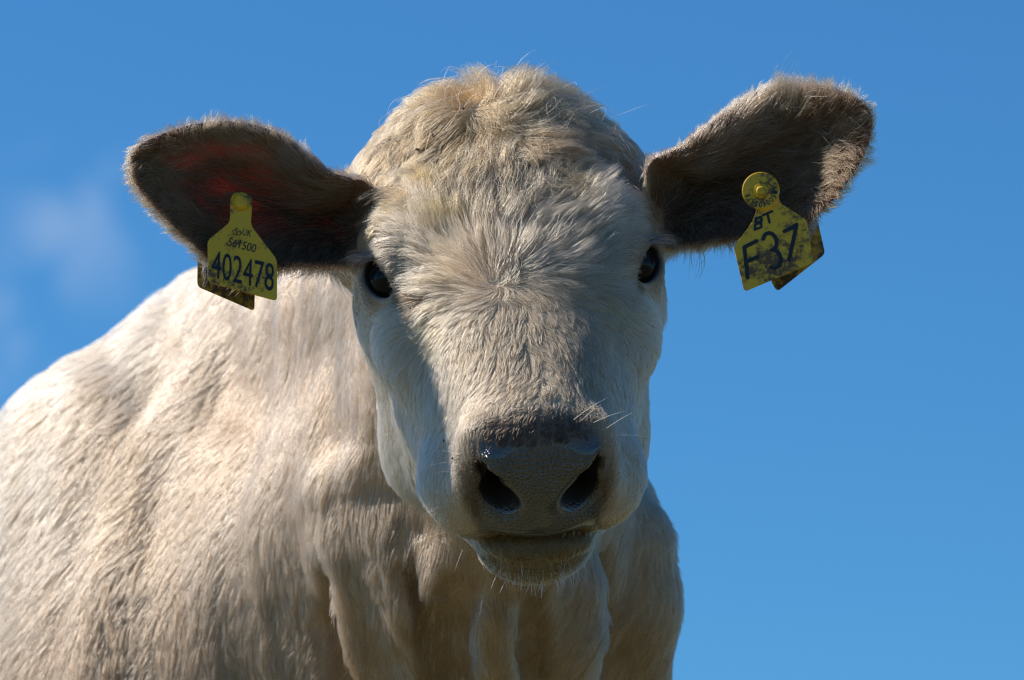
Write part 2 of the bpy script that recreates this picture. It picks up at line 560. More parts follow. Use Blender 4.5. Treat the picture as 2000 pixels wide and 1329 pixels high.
# ------------------------------------------------------------------ materials
def new_mat(name):
    m = bpy.data.materials.new(name); m.use_nodes = True
    return m, m.node_tree.nodes, m.node_tree.links, m.node_tree.nodes['Principled BSDF']

def skin_material():
    m, n, l, b = new_mat('cow_skin')
    a = n.new('ShaderNodeAttribute'); a.attribute_name = 'tone'
    g = n.new('ShaderNodeAttribute'); g.attribute_name = 'wet'
    l.new(a.outputs['Color'], b.inputs['Base Color'])
    mr = n.new('ShaderNodeMapRange'); mr.inputs[3].default_value = .75; mr.inputs[4].default_value = .27
    l.new(g.outputs['Fac'], mr.inputs[0]); l.new(mr.outputs[0], b.inputs['Roughness'])
    vo = n.new('ShaderNodeTexVoronoi'); vo.inputs['Scale'].default_value = 420
    t = n.new('ShaderNodeTexCoord')
    l.new(t.outputs['Object'], vo.inputs['Vector'])
    bp = n.new('ShaderNodeBump'); bp.inputs['Distance'].default_value = .0030
    mu = n.new('ShaderNodeMath'); mu.operation = 'MULTIPLY'; mu.inputs[1].default_value = .8
    l.new(g.outputs['Fac'], mu.inputs[0]); l.new(mu.outputs[0], bp.inputs['Strength'])
    inv = n.new('ShaderNodeMath'); inv.operation = 'SUBTRACT'; inv.inputs[0].default_value = 1
    l.new(vo.outputs['Distance'], inv.inputs[1]); l.new(inv.outputs[0], bp.inputs['Height'])
    l.new(bp.outputs[0], b.inputs['Normal'])
    l.new(g.outputs['Fac'], b.inputs['Coat Weight']); b.inputs['Coat Roughness'].default_value = .14; b.inputs['Coat IOR'].default_value = 1.55; b.inputs['Specular IOR Level'].default_value = .8
    # thin ear skin lets the sun through, red
    tr = n.new('ShaderNodeBsdfTranslucent'); tr.inputs[0].default_value = (.80, .085, .04, 1)
    e = n.new('ShaderNodeAttribute'); e.attribute_name = 'thin'
    mx = n.new('ShaderNodeMixShader')
    l.new(e.outputs['Fac'], mx.inputs[0]); l.new(b.outputs[0], mx.inputs[1]); l.new(tr.outputs[0], mx.inputs[2])
    l.new(mx.outputs[0], n['Material Output'].inputs[0])
    return m

# ------------------------------------------------------------------ the setting
def mesh_obj(name, verts, faces, mat=None, parent=None, smooth=False):
    me = bpy.data.meshes.new(name)
    me.from_pydata([tuple(map(float, v)) for v in verts], [], [tuple(map(int, f)) for f in faces])
    me.update()
    if smooth:
        me.polygons.foreach_set('use_smooth', [True] * len(me.polygons))
    if mat: me.materials.append(mat)
    o = bpy.data.objects.new(name, me)
    scene.collection.objects.link(o)
    if parent: o.parent = parent
    return o

gm, gn, gl, gb = new_mat('pasture_grass')
tx = gn.new('ShaderNodeTexNoise'); tx.inputs['Scale'].default_value = 3; tx.inputs['Detail'].default_value = 8
rp = gn.new('ShaderNodeValToRGB')
rp.color_ramp.elements[0].color = (.085, .088, .034, 1); rp.color_ramp.elements[1].color = (.21, .187, .09, 1)
gc = gn.new('ShaderNodeTexCoord')
gl.new(gc.outputs['Object'], tx.inputs['Vector']); gl.new(tx.outputs[0], rp.inputs[0])
gl.new(rp.outputs[0], gb.inputs['Base Color']); gb.inputs['Roughness'].default_value = .9
n_ = 24
gv = []; gf = []
for i in range(n_ + 1):
    for j in range(n_ + 1):
        x = (i / n_ * 2 - 1); y = (j / n_ * 2 - 1)
        X = math.copysign(abs(x) ** 3, x) * 2500; Y = math.copysign(abs(y) ** 3, y) * 2500
        gv.append((X, Y + 5, -.0005 * 0 + .25 * math.sin(X * .02) * math.cos(Y * .017) * min(1, (abs(X) + abs(Y)) / 60)))
for i in range(n_):
    for j in range(n_):
        a = i * (n_ + 1) + j
        gf.append((a, a + n_ + 1, a + n_ + 2, a + 1))
ground = mesh_obj('pasture', gv, gf, gm)
ground['kind'] = 'structure'
print('setup', time.time() - T0)

# ------------------------------------------------------------------ the cow: one continuous skin
cow = bpy.data.objects.new('cow', None)
scene.collection.objects.link(cow)
cow.location = BO
cow['label'] = 'cream-coloured cow facing the camera with yellow tags in both ears'
cow['category'] = 'cow'
def adopt(o):
    o.parent = cow
    o.matrix_parent_inverse = Matrix.Translation(Vector(BO)).inverted()

xs = axis_lines(-1.35, .55, -.315, .305, .0032, .013)
ys = axis_lines(4.20, 7.25, 4.29, 4.76, .0032, .013)
zs = axis_lines(-.03, 1.62, .985, 1.47, .0032, .013)
V, F = surface_nets(xs, ys, zs)
print('nets', V.shape, F.shape, time.time() - T0)
eps = .0006
for it in range(2):
    d = sdf(V)
    g = np.stack([sdf(V + np.eye(3)[k] * eps) - d for k in range(3)], -1) / eps
    gl_ = np.linalg.norm(g, axis=-1)
    gn_ = g / np.maximum(gl_, 1e-6)[:, None]
    V = V - gn_ * np.clip(d / np.maximum(gl_, .5), -.0015, .0015)[:, None]
print('project', time.time() - T0)

me = bpy.data.meshes.new('body')
me.vertices.add(len(V)); me.vertices.foreach_set('co', V.astype(np.float32).ravel())
me.loops.add(len(F) * 4); me.loops.foreach_set('vertex_index', F.astype(np.int32).ravel())
me.polygons.add(len(F)); me.polygons.foreach_set('loop_start', np.arange(0, len(F) * 4, 4, dtype=np.int32))
me.update(calc_edges=True)
me.polygons.foreach_set('use_smooth', np.ones(len(F), bool))
body = bpy.data.objects.new('body', me)
scene.collection.objects.link(body); adopt(body)
VN = np.zeros(len(V) * 3, np.float32); me.vertex_normals.foreach_get('vector', VN); VN = VN.reshape(-1, 3)
print('mesh', time.time() - T0)

CREAM = np.array([.62, .52, .40])
def regions(p):
    """masks and head coordinates for points on the skin"""
    h = to_head(p)
    u, v, w = to_px(p)
    ear = np.zeros(len(p)); earside = np.zeros(len(p), int); psd_all = np.full(len(p), 99.)
    for i, (k, e) in enumerate(EARS.items()):
        lo = e['sp'].min(0) - 30; hi = e['sp'].max(0) + 30
        m = (u > lo[0]) & (u < hi[0]) & (v > lo[1]) & (v < hi[1]) & (w > -50) & (w < 560)
        idx = np.nonzero(m)[0]
        if len(idx) == 0: continue
        psd = poly_sd(np.stack([u[idx], v[idx]], -1), e['sp'])
        l, s = ear_local(e, u[idx], v[idx])
        wd = np.abs(w[idx] - ear_depth(e, u[idx], v[idx], psd))
        on = (psd < 12) & (wd < 90 + 190 * sstep(.42, .05, l)) & (l > -.08)
        ear[idx[on]] = sstep(-.05, .07, l[on] + .06 * vnoise(p[idx[on]] * 90, 3)); earside[idx[on]] = i + 1; psd_all[idx[on]] = psd[on]
    return h, u, v, w, ear, earside, psd_all

def nose_mask(h):
    e = np.sqrt((h[:, 0] / 6.1) ** 2 + ((h[:, 2] + 4.9) / 6.8) ** 2)
    return sstep(1.15, .85, e) * sstep(13.8, 15.9, h[:, 1] - .25 * np.maximum(h[:, 2] + 3, 0))

h, U_, V_, W_, EARM, EARS_, EPSD = regions(V)
ax = np.abs(h[:, 0])
# nose pad: bare, dark, wet
in_head = np.linalg.norm(h - np.array([0, 0, -10]), axis=1) < 33
pad = in_head * sstep(16.7, 17.3, h[:, 1] - .12 * np.maximum(h[:, 2] + 2.5, 0)) * sstep(-10.5, -9.6, h[:, 2]) * sstep(5.0, 4.3, ax - .9 * sstep(-4, -1.5, h[:, 2]) * 0) * sstep(-.5, -1.2, h[:, 2])
eq = np.stack([ax, h[:, 1], h[:, 2]], -1) - EYE_C
er = np.linalg.norm(eq, axis=1)
lid = in_head * sstep(3.3, 2.5, er)
tone = np.tile(CREAM * np.array([.72, .62, .52]), (len(V), 1))
def mixc(c, k):
    global tone
    tone = tone * (1 - k[:, None]) + np.asarray(c) * k[:, None]
mixc((.17, .07, .045), EARM)
mixc((.026, .020, .020), np.clip(lid, 0, 1))
nzv = fbm(V * 60, 5)
mixc((.13, .085, .06), in_head * nose_mask(h))
mixc((.030, .023, .022), pad)
mixc((.085, .055, .04), pad * sstep(-.2, .5, nzv) * sstep(-4, -8, h[:, 2]))
lower = in_head * sstep(13, 15, h[:, 1]) * sstep(-9.2, -10.2, h[:, 2]) * sstep(6.5, 5.0, ax)
mixc((.10, .07, .04), lower * .8)
hq = np.stack([ax, h[:, 1], h[:, 2]], -1)
nsd = np.minimum(cap(hq, (2.95, 21.5, -5.9), (2.7, 13.5, -5.2), 1.30, 1.1), cap(hq, (3.3, 21.0, -4.9), (4.1, 18.6, -2.6), 1.15, .65))
nost = in_head * sstep(.35, .05, nsd) * sstep(19.3, 18.2, h[:, 1]) * (h[:, 1] > 12)
mixc((.016, .012, .012), nost)
hoof = sstep(.085, .075, V[:, 2])
mixc((.05, .045, .04), hoof)
def set_attr(me, name, typ, dom, data):
    a = me.attributes.new(name, typ, dom)
    key = 'color' if typ == 'FLOAT_COLOR' else ('vector' if typ == 'FLOAT_VECTOR' else 'value')
    a.data.foreach_set(key, np.ascontiguousarray(data, dtype=np.float32).ravel())
set_attr(me, 'tone', 'FLOAT_COLOR', 'POINT', np.c_[tone, np.ones(len(V))])
set_attr(me, 'wet', 'FLOAT', 'POINT', np.clip(pad * (1 - nost) + lid * .12, 0, 1))
set_attr(me, 'thin', 'FLOAT', 'POINT', EARM * np.where(EARS_ == 1, .60, .14) * sstep(-15, -60, EPSD))
me.materials.append(skin_material())

# ------------------------------------------------------------------ eyes
def eyeball(side):
    c = EYE_C.copy(); g = GAZE.copy(); e = EAX.copy()
    c[0] *= side; g[0] *= side; e[0] *= side
    z = np.cross(g, e)
    nu, nv = 40, 28
    vs = []; fs = []; tn = []
    for i in range(nv + 1):
        th = math.pi * i / nv
        for j in range(nu):
            ph = 2 * math.pi * j / nu
            r = EYE_R * (1 + .05 * max(0, math.cos(th)) ** 6)     # cornea bulge
            d = g * math.cos(th) + (e * math.cos(ph) + z * math.sin(ph)) * math.sin(th)
            vs.append(from_head(c + d * r))
            tn.append(th)
    for i in range(nv):
        for j in range(nu):
            fs.append((i * nu + j, i * nu + (j + 1) % nu, (i + 1) * nu + (j + 1) % nu, (i + 1) * nu + j))
    o = mesh_obj('eye', vs, fs, EYEM, None, True); adopt(o)
    tn = np.array(tn)
    col = np.where((tn < .62)[:, None], np.array([.008, .007, .008]), np.array([.025, .014, .008]))
    col = np.where((tn > 1.12)[:, None], np.array([.34, .32, .34]), col)
    set_attr(o.data, 'tone', 'FLOAT_COLOR', 'POINT', np.c_[col, np.ones(len(col))])
    return o
EYEM, n, l, b = new_mat('wet_eye')
a = n.new('ShaderNodeAttribute'); a.attribute_name = 'tone'
l.new(a.outputs['Color'], b.inputs['Base Color']); b.inputs['Roughness'].default_value = .06
b.inputs['IOR'].default_value = 1.27
eyeball(-1); eyeball(1)
print('eyes', time.time() - T0)
# ------------------------------------------------------------------ coat
def hair_material(name, rough=.50, radial=.55):
    m = bpy.data.materials.new(name); m.use_nodes = True
    n, l = m.node_tree.nodes, m.node_tree.links
    n.clear()
    o = n.new('ShaderNodeOutputMaterial')
    hb = n.new('ShaderNodeBsdfHairPrincipled')
    hb.model = 'CHIANG'
    hb.parametrization = 'COLOR'
    a = n.new('ShaderNodeAttribute'); a.attribute_name = 'tone'
    l.new(a.outputs['Color'], hb.inputs['Color'])
    hb.inputs['Roughness'].default_value = rough
    hb.inputs['Radial Roughness'].default_value = radial
    hb.inputs['IOR'].default_value = 1.38
    l.new(hb.outputs[0], o.inputs[0])
    return m
HAIRM = hair_material('cow_hair')

# sampling of roots over the skin
tri = np.concatenate([F[:, [0, 1, 2]], F[:, [0, 2, 3]]])
tA, tB, tC = V[tri[:, 0]], V[tri[:, 1]], V[tri[:, 2]]
TAREA = np.linalg.norm(np.cross(tB - tA, tC - tA), axis=1) / 2
TCEN = (tA + tB + tC) / 3
TNRM = VN[tri].mean(1)
TVIEW = ((CAM - TCEN) / np.linalg.norm(CAM - TCEN, axis=1)[:, None] * TNRM).sum(1)
TH, TU, TV, TW, TEAR, TSIDE, TPSD = regions(TCEN)
T_inhead = (np.linalg.norm(TH - np.array([0, -1, -9]), axis=1) < 27)
_i = np.nonzero(T_inhead)[0]
T_inhead[_i] = head_sd(TCEN[_i]) < .013 + .006 * vnoise(TCEN[_i] * 60, 9)
print('regions', time.time() - T0)

def sample(density):
    """density: hairs per m2 for every triangle"""
    lam = TAREA * density
    cnt = np.floor(lam + rng.random(len(lam))).astype(int)
    idx = np.repeat(np.arange(len(lam)), cnt)
    r1 = np.sqrt(rng.random(len(idx))); r2 = rng.random(len(idx))
    a, b, c = 1 - r1, r1 * (1 - r2), r1 * r2
    p = tA[idx] * a[:, None] + tB[idx] * b[:, None] + tC[idx] * c[:, None]
    n = VN[tri[idx, 0]] * a[:, None] + VN[tri[idx, 1]] * b[:, None] + VN[tri[idx, 2]] * c[:, None]
    n /= np.linalg.norm(n, axis=1)[:, None] + 1e-9
    return p, n, idx

def unit(v):
    return v / (np.linalg.norm(v, axis=-1, keepdims=True) + 1e-9)

W1 = np.array([-1.9, 1.0]); W2 = np.array([-1.6, -20.3])
def fringe_edge(h):
    x, t = h[:, 0], h[:, 1]
    e = -13.0 + 3.6 * fbm(h * .38, 91, 2) + .05 * x * x
    return sstep(e + .7, e - .7, t)

def head_field(h, kf):
    x, t, n = h[:, 0], h[:, 1], h[:, 2]
    # lower whorl between the eyes
    dx, dt = x - W1[0], t - W1[1]
    r = np.hypot(dx, dt) + .05
    ang = .60 * np.exp(-r / 5.0)
    rx, rt = dx / r, dt / r
    rx, rt = rx * np.cos(ang) - rt * np.sin(ang), rx * np.sin(ang) + rt * np.cos(ang)
    side = sstep(4.5, 9.5, np.abs(x))
    f1 = np.stack([rx, rt, -side * .9], -1)
    # face below: down towards the muzzle, and back over the cheeks
    fd = np.stack([np.sign(x) * .18 + .02 * x, np.ones_like(x), -.1 - 1.1 * sstep(4.0, 8.0, np.abs(x))], -1)
    k = np.maximum(sstep(2.0, 8.0, dt), sstep(-5.5, -9, n) * sstep(-9, -3, t))[:, None]
    f1 = f1 * (1 - k) + fd * k
    # poll whorl: fringe falling over the forehead
    dx, dt = x - W2[0], t - W2[1]
    r = np.hypot(dx, dt * 1.0) + .05
    ang = -.35 * np.exp(-r / 6.0)
    rx, rt = dx / r, dt / r
    rx, rt = rx * np.cos(ang) - rt * np.sin(ang), rx * np.sin(ang) + rt * np.cos(ang)
    f2 = np.stack([rx * 1.15, rt + .25 * sstep(2, 7, np.abs(x)), -.55 * sstep(5, 9, np.abs(x))], -1)
    back = sstep(-5, -8, n)[:, None] * sstep(-15, -18, t)[:, None]
    f2 = f2 * (1 - back) + np.array([0, -.2, -1.0]) * back
    k = kf[:, None]
    f = f1 * (1 - k) + f2 * k
    return unit(f)

def ear_field(p, side, psd):
    """along the ear, turning outward near the rim"""
    out = np.zeros_like(p)
    u, v, w = to_px(p)
    for i, e in enumerate(EARS.values()):
        m = side == i + 1
        if not m.any(): continue
        l, s = ear_local(e, u[m], v[m])
        q = np.stack([u[m], v[m]], -1)
        g = np.stack([poly_sd(q + np.array([1.5, 0]), e['sp']) - poly_sd(q - np.array([1.5, 0]), e['sp']),
                      poly_sd(q + np.array([0, 1.5]), e['sp']) - poly_sd(q - np.array([0, 1.5]), e['sp'])], -1)
        g = unit(g)
        rim = sstep(-55, -5, psd[m])[:, None]
        d2 = np.array(e['dir']) * (1.0 - .45 * rim) + g * rim * .8 + e['nrm'] * (s / 140)[:, None] * .5
        low = (sstep(.62, .25, l) * sstep(-10, -90, s))[:, None]       # fringe under the root hangs down
        d2 = d2 * (1 - low) + np.array([0.05 * e['dir'][0], 1.0]) * low
        out[m] = d2[:, :1] * RT - d2[:, 1:2] * UP
    return unit(out)

def body_field(p):
    q = to_body(p)
    neck = sstep(.02, .30, q[:, 0])
    f = -.62 * (1 - .9 * neck)
    d = f[:, None] * BF + (-1.0) * BU + 0.0 * BL
    return unit(d)

def grow(p, n, fieldf, L, lift, K, curl=0.0, turn=.25, tfreq=40, jit=.12, droop=1.5, clumps=(), grav=0.0, seed=3):
    N = len(p)
    L = np.broadcast_to(L, (N,)).astype(float); lift = np.broadcast_to(lift, (N,)).astype(float)
    pts = np.empty((N, K, 3)); pts[:, 0] = p - n * .0008
    cur = p.copy()
    nz = fbm(p * tfreq, seed, 2) * turn * 2.2 + rng.normal(0, jit, N)
    ph = rng.random(N) * 6.28
    lf = lift * (1 + .35 * rng.normal(0, 1, N))
    for k in range(1, K):
        s = (k - .5) / (K - 1)
        T = fieldf(cur)
        T = unit(T - n * (T * n).sum(1)[:, None])
        Bv = np.cross(n, T)
        a = nz + curl * np.sin(ph + s * 5)
        T = T * np.cos(a)[:, None] + Bv * np.sin(a)[:, None]
        th = lf * (1 - droop * s)
        d = T * np.cos(th)[:, None] + n * np.sin(th)[:, None]
        d[:, 2] -= grav * s
        d = unit(d)
        cur = cur + d * (L / (K - 1))[:, None]
        pts[:, k] = cur
    sprof = np.linspace(0, 1, K)
    for ci, (size, amt) in enumerate(clumps):
        wp = p + .35 * size * np.stack([vnoise(p / size * .9, 11 + ci), vnoise(p / size * .9, 23 + ci), vnoise(p / size * .9, 37 + ci)], -1)
        cell = np.floor(wp / size).astype(np.int64)
        key = (cell[:, 0] * 73856093) ^ (cell[:, 1] * 19349663) ^ (cell[:, 2] * 83492791)
        _, first, inv = np.unique(key, return_index=True, return_inverse=True)
        G = pts[first[inv]]
        far = np.linalg.norm(G[:, 0] - pts[:, 0], axis=1) < size * 2.2
        c = amt * (.65 + .35 * rng.random(N)) * far
        pts += (G - pts) * (c[:, None] * sprof[None, :] ** 1.3)[:, :, None]
    return pts

def hair_object(name, pts, tone, rad, label=None):
    N, K, _ = pts.shape
    hc = bpy.data.hair_curves.new(name)
    hc.add_curves([K] * N)
    hc.attributes['position'].data.foreach_set('vector', pts.astype(np.float32).ravel())
    prof = np.interp(np.linspace(0, 1, K), [0, .5, 1], [1, .85, .18])
    r = (np.broadcast_to(rad, (N,))[:, None] * prof[None]).astype(np.float32)
    ra = hc.attributes.get('radius') or hc.attributes.new('radius', 'FLOAT', 'POINT')
    ra.data.foreach_set('value', r.ravel())
    ta = hc.attributes.new('tone', 'FLOAT_COLOR', 'CURVE')
    ta.data.foreach_set('color', np.c_[tone, np.ones(N)].astype(np.float32).ravel())
    hc.materials.append(HAIRM)
    o = bpy.data.objects.new(name, hc)
    scene.collection.objects.link(o); adopt(o)
    o['kind'] = 'stuff'
    return o

def blend(base, c, k):
    return base * (1 - k[:, None]) + np.asarray(c) * k[:, None]

VIS = sstep(-.45, .0, TVIEW)
thn = TH[:, 2]; tht = TH[:, 1]; thx = np.abs(TH[:, 0])
teye = np.linalg.norm(np.stack([thx, tht, thn], -1) - EYE_C, axis=1)
bare = sstep(16.5, 17.1, tht - .12 * np.maximum(thn + 2.5, 0)) * sstep(-10.6, -9.9, thn) * sstep(5.0, 4.2, thx) * (thn < -.7) * T_inhead
teq = (np.stack([thx, tht, thn], -1) - EYE_C)
tel = np.sqrt((teq @ EAX / 1.9) ** 2 + ((teq @ EPX) / np.where(teq @ EPX > 0, .62, 1.30)) ** 2)
bare = np.maximum(bare, (T_inhead & (teye < 3.4) & (tel < 1.25) & (teq @ GAZE > 0)) * 1.0)
nostril = T_inhead & (tht > 13) & (thn > -8) & (thn < -1) & (thx < 4.6) & (TVIEW < .15)
bare = np.maximum(bare, nostril * 1.0)
isear = TEAR > .5

# --- face
den = np.where(T_inhead & ~isear, .80e6, 0) * (1 - bare) * np.maximum(VIS, .12)
den = np.where(tht < 3, den * .62, den)
p, n, ti = sample(den)
hh = to_head(p); x, t, nn = hh[:, 0], hh[:, 1], hh[:, 2]
print('face hairs', len(p))
kf = fringe_edge(hh)
fringe = kf * sstep(-13, -9, nn)
fore = sstep(3.5, -1.0, t) * sstep(8.5, 6.0, np.abs(x)) * sstep(-4, -2, nn)
L = 1.15 + .5 * sstep(6, 0, t)
L = np.where(nn < -9, 1.5, L)
L = L * (1 - fore) + 3.8 * fore
L = L * (1 - fringe) + (4.9 - .33 * np.abs(x)) * fringe * np.where(rng.random(len(p)) < .25, .55, 1)
muz = sstep(12.0, 15.5, t)
L = L * (1 - muz) + .45 * muz
chin = sstep(11, 14, t) * sstep(-10.8, -12, nn)
L = L * (1 - chin) + .75 * chin
er_ = np.linalg.norm(np.stack([np.abs(x), t, nn], -1) - EYE_C, axis=1)
near_eye = sstep(5.0, 2.8, er_)
L = L * (1 - near_eye) + .5 * near_eye
L = L * (.75 + .5 * rng.random(len(p))) * .01
lift = .34 + .22 * fringe * sstep(8, 3, np.abs(x)) + .26 * fore - .1 * near_eye
sel = fringe > .5
sf = (fore > .45) & ~sel
pts = np.empty((len(p), 9, 3))
for mk, tu, tf, cl, cu in ((sf, .30, 27, ((.006, .78), (.016, .52)), .24), (~sel & ~sf, .24, 40, ((.0045, .72), (.011, .45)), .14), (sel, .55, 22, ((.006, .75), (.016, .70)), .34)):
    k_ = kf[mk]
    pts[mk] = grow(p[mk], n[mk], lambda c: head_field(to_head(c), k_) @ HM, L[mk], lift[mk], 9, curl=cu, turn=tu, tfreq=tf, jit=.10,
                   droop=1.25, clumps=cl)
# tone
nz1 = fbm(p * 55, 41, 3); nz2 = fbm(p * 140, 51, 2); rr = rng.random(len(p))
tone = np.tile(np.array([.48, .375, .27]), (len(p), 1))
mid = sstep(8.5, 5.0, np.abs(x)) * sstep(-6, -3, nn)
tone = blend(tone, (.345, .235, .145), mid * .85)
tone = blend(tone, (.20, .125, .075), mid * (rr < .22) * .7)
tone = blend(tone, (.35, .205, .10), fringe * .9)
tone = blend(tone, (.20, .10, .035), fringe * sstep(.10, .45, nz1) * .75)
tone = blend(tone, (.17, .10, .05), fringe * (rr > .78) * .6)
tone = blend(tone, (.34, .21, .085), sstep(.05, .35, nz1) * sstep(-5, -8, t) * sstep(-14, -11, t) * sstep(2.0, 4.5, np.abs(x)) * .75)
tone = blend(tone, (.36, .24, .10), sstep(.5, 3, t) * sstep(7, 4, t) * sstep(-4.5, -2.5, nn) * sstep(5.0, 6.5, np.abs(x)) * .5)
tone = blend(tone, (.04, .021, .012), nose_mask(hh) * .93)
tone = blend(tone, (.055, .034, .014), sstep(13, 15.5, t) * sstep(-9.8, -10.6, nn) * sstep(5.2, 3.4, np.abs(x)) * sstep(-16.2, -13.5, nn) * .95)
tone = blend(tone, (.32, .22, .09), sstep(12, 15, t) * sstep(-9.4, -10.8, nn) * .25)
tone = blend(tone, (.05, .04, .036), sstep(3.9, 2.9, er_) * .85)
pu, pv, pw = to_px(pts[:, 5])
for (cu0, cv0, ru, rv, am) in ((781, 584, 18, 26, .95), (797, 610, 16, 22, .8), (1248, 566, 12, 20, .95), (1238, 588, 18, 18, .6)):
    de = np.hypot((pu - cu0) / ru, (pv - cv0) / rv)                   # tear stains at the inner corners of the eyes
    tone = blend(tone, (.045, .026, .014), sstep(1.2, .4, de + .5 * nz2) * am)
for (cu0, cv0, ru, rv, cc) in ((840, 270, 42, 24, (.10, .055, .025)), (1088, 285, 50, 26, (.10, .06, .035)), (1205, 342, 44, 18, (.16, .09, .045)),
                               (860, 400, 60, 16, (.30, .19, .05)), (820, 345, 40, 22, (.28, .16, .05)), (1130, 250, 34, 16, (.13, .075, .04))):
    de = np.hypot((pu - cu0) / ru, (pv - cv0) / rv)                   # dried mud and grass stains in the fringe
    tone = blend(tone, cc, sstep(1.2, .3, de + .55 * nz1) * (.35 + .5 * rr))
tone = blend(tone, (.14, .085, .05), TEAR[ti] * .9)
tone = np.clip(tone * (1 + .16 * nz2 + .42 * (rr - .5))[:, None], .01, .95)
hair_object('face_hair', pts, tone, np.where((fore > .3) | (fringe > .3), .00022, .00017) * (.8 + .4 * rng.random(len(p))))
# loose curly locks falling from the fringe over the forehead
e_ = TH[:, 1] < -9.5
den = np.where(T_inhead & ~isear & (tht < -9.5) & (tht > -19) & (thx < 9) & (thn > -4.5), 5e4, 0)
pl, nl, tl0 = sample(den)
kl = np.ones(len(pl))
Ll = (5.2 + 2.2 * rng.random(len(pl)) - .3 * np.abs(to_head(pl)[:, 0])) * .01
ptl = grow(pl, nl, lambda c: head_field(to_head(c), kl) @ HM, Ll, .52, 12, curl=.75, turn=.75, tfreq=19, jit=.12, droop=1.25, clumps=((.020, .80), (.034, .45)), seed=17)
cl = fbm(pl * 26, 19, 2)
tnl = np.tile(np.array([.40, .25, .13]), (len(pl), 1))
tnl = blend(tnl, (.20, .10, .04), sstep(-.1, .4, cl) * .8) * (.75 + .5 * rng.random(len(pl)))[:, None]
hair_object('fringe_locks', ptl, tnl, .00026)
print('face', time.time() - T0)

# --- ears
den = np.where(isear, .75e6, 0) * np.where(TVIEW > 0, 1.0, .5) * (1 - .55 * sstep(-40, -5, TPSD))
p, n, ti = sample(den)
psd = TPSD[ti]; side = TSIDE[ti]
front = TVIEW[ti] > 0
rim = sstep(-45, -2, psd)
uu, vv, ww = to_px(p)
EARUP = np.where(side == 1, ear_local(EARS['L'], uu, vv)[1], ear_local(EARS['R'], uu, vv)[1])
L = np.where(front, 3.0 - 1.9 * rim, 1.0) + (.35 + 1.1 * sstep(20, -40, EARUP)) * rim * (~front)
L = L * (.55 + .8 * rng.random(len(p))) * .01
ef = ear_field(p, side, psd)
pts = grow(p, n, lambda c: ef, L, np.where(front, .55 - .2 * rim, .35), 8, curl=.25, turn=.34, tfreq=40, jit=.16, droop=1.1, clumps=((.005, .65), (.013, .45)), grav=.10)
uu, vv, ww = to_px(p)
rr = rng.random(len(p)); nz1 = fbm(p * 50, 61, 2)
tone = np.tile(np.array([.40, .275, .17]), (len(p), 1))
inner = front * sstep(4, -4, psd)
el_ = np.where(side == 1, ear_local(EARS['L'], uu, vv)[0], ear_local(EARS['R'], uu, vv)[0])
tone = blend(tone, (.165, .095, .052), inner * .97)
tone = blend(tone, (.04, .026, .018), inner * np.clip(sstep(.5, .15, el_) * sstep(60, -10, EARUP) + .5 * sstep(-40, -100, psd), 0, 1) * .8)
tone = blend(tone, (.40, .28, .18), inner * (rr < .14))
tone = blend(tone, (.34, .23, .145), inner * sstep(50, 100, EARUP) * .7)
tone = np.clip(tone * (1 + .15 * nz1 + .3 * (rr - .5))[:, None], .01, .95)
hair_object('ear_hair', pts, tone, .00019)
# long loose hair inside the ear and hanging under its root
low = front & (EARUP < -40) & (el_ < .62) & (el_ > .02) & (psd > -30)
pick = np.where(front & (psd < -32), rng.random(len(p)) < .05, False) | (low & (rng.random(len(p)) < .35))
lw = low[pick]
ef2 = ef[pick].copy()
ef2[lw] = unit(ef2[lw] * .3 - UP * 1.0)
ptsl = grow(p[pick], n[pick], lambda c: ef2, np.where(lw, 2.6, 4.2) * (.5 + .8 * rng.random(pick.sum())) * .01, np.where(lw, .25, .50), 10,
            curl=.35, turn=.42, tfreq=28, jit=.2, droop=1.0, clumps=((.007, .6), (.016, .5)), grav=.12)
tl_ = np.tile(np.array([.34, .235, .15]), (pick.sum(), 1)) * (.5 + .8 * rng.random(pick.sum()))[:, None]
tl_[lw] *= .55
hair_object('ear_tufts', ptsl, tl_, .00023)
print('ears', len(p), time.time() - T0)

# --- trunk and neck
inview = (TU > -300) & (TU < 2300) & (TV > -100) & (TV < 1750)
den = np.where(~T_inhead & ~isear & (TCEN[:, 2] > .14), np.where(inview & (TVIEW > -.15), 1.9e5, np.where(TVIEW > -.75, 4.5e4, 1.5e4)), 0)
p, n, ti = sample(den)
q = to_body(p)
L = (2.6 - .6 * sstep(0, .25, q[:, 0])) * (.7 + .6 * rng.random(len(p))) * .01
pts = grow(p, n, body_field, L, .30, 7, curl=.12, turn=.30, tfreq=14, jit=.10, droop=1.3, clumps=((.008, .65), (.022, .40)), seed=71)
nz1 = fbm((q + np.stack([.55 * q[:, 2], 0 * q[:, 2], 0 * q[:, 2]], -1)) * np.array([26, 26, 5]), 81, 3); nz2 = fbm(p * 60, 85, 2); rr = rng.random(len(p))
tone = np.tile(np.array([.50, .395, .295]), (len(p), 1))
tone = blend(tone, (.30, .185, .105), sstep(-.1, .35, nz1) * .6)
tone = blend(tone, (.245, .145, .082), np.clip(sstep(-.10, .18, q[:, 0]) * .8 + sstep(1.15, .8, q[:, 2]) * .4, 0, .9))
tone = np.clip(tone * (1 + .12 * nz2 + .2 * (rr - .5))[:, None], .01, .95)
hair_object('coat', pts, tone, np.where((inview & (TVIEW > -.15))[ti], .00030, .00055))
print('coat', len(p), time.time() - T0)

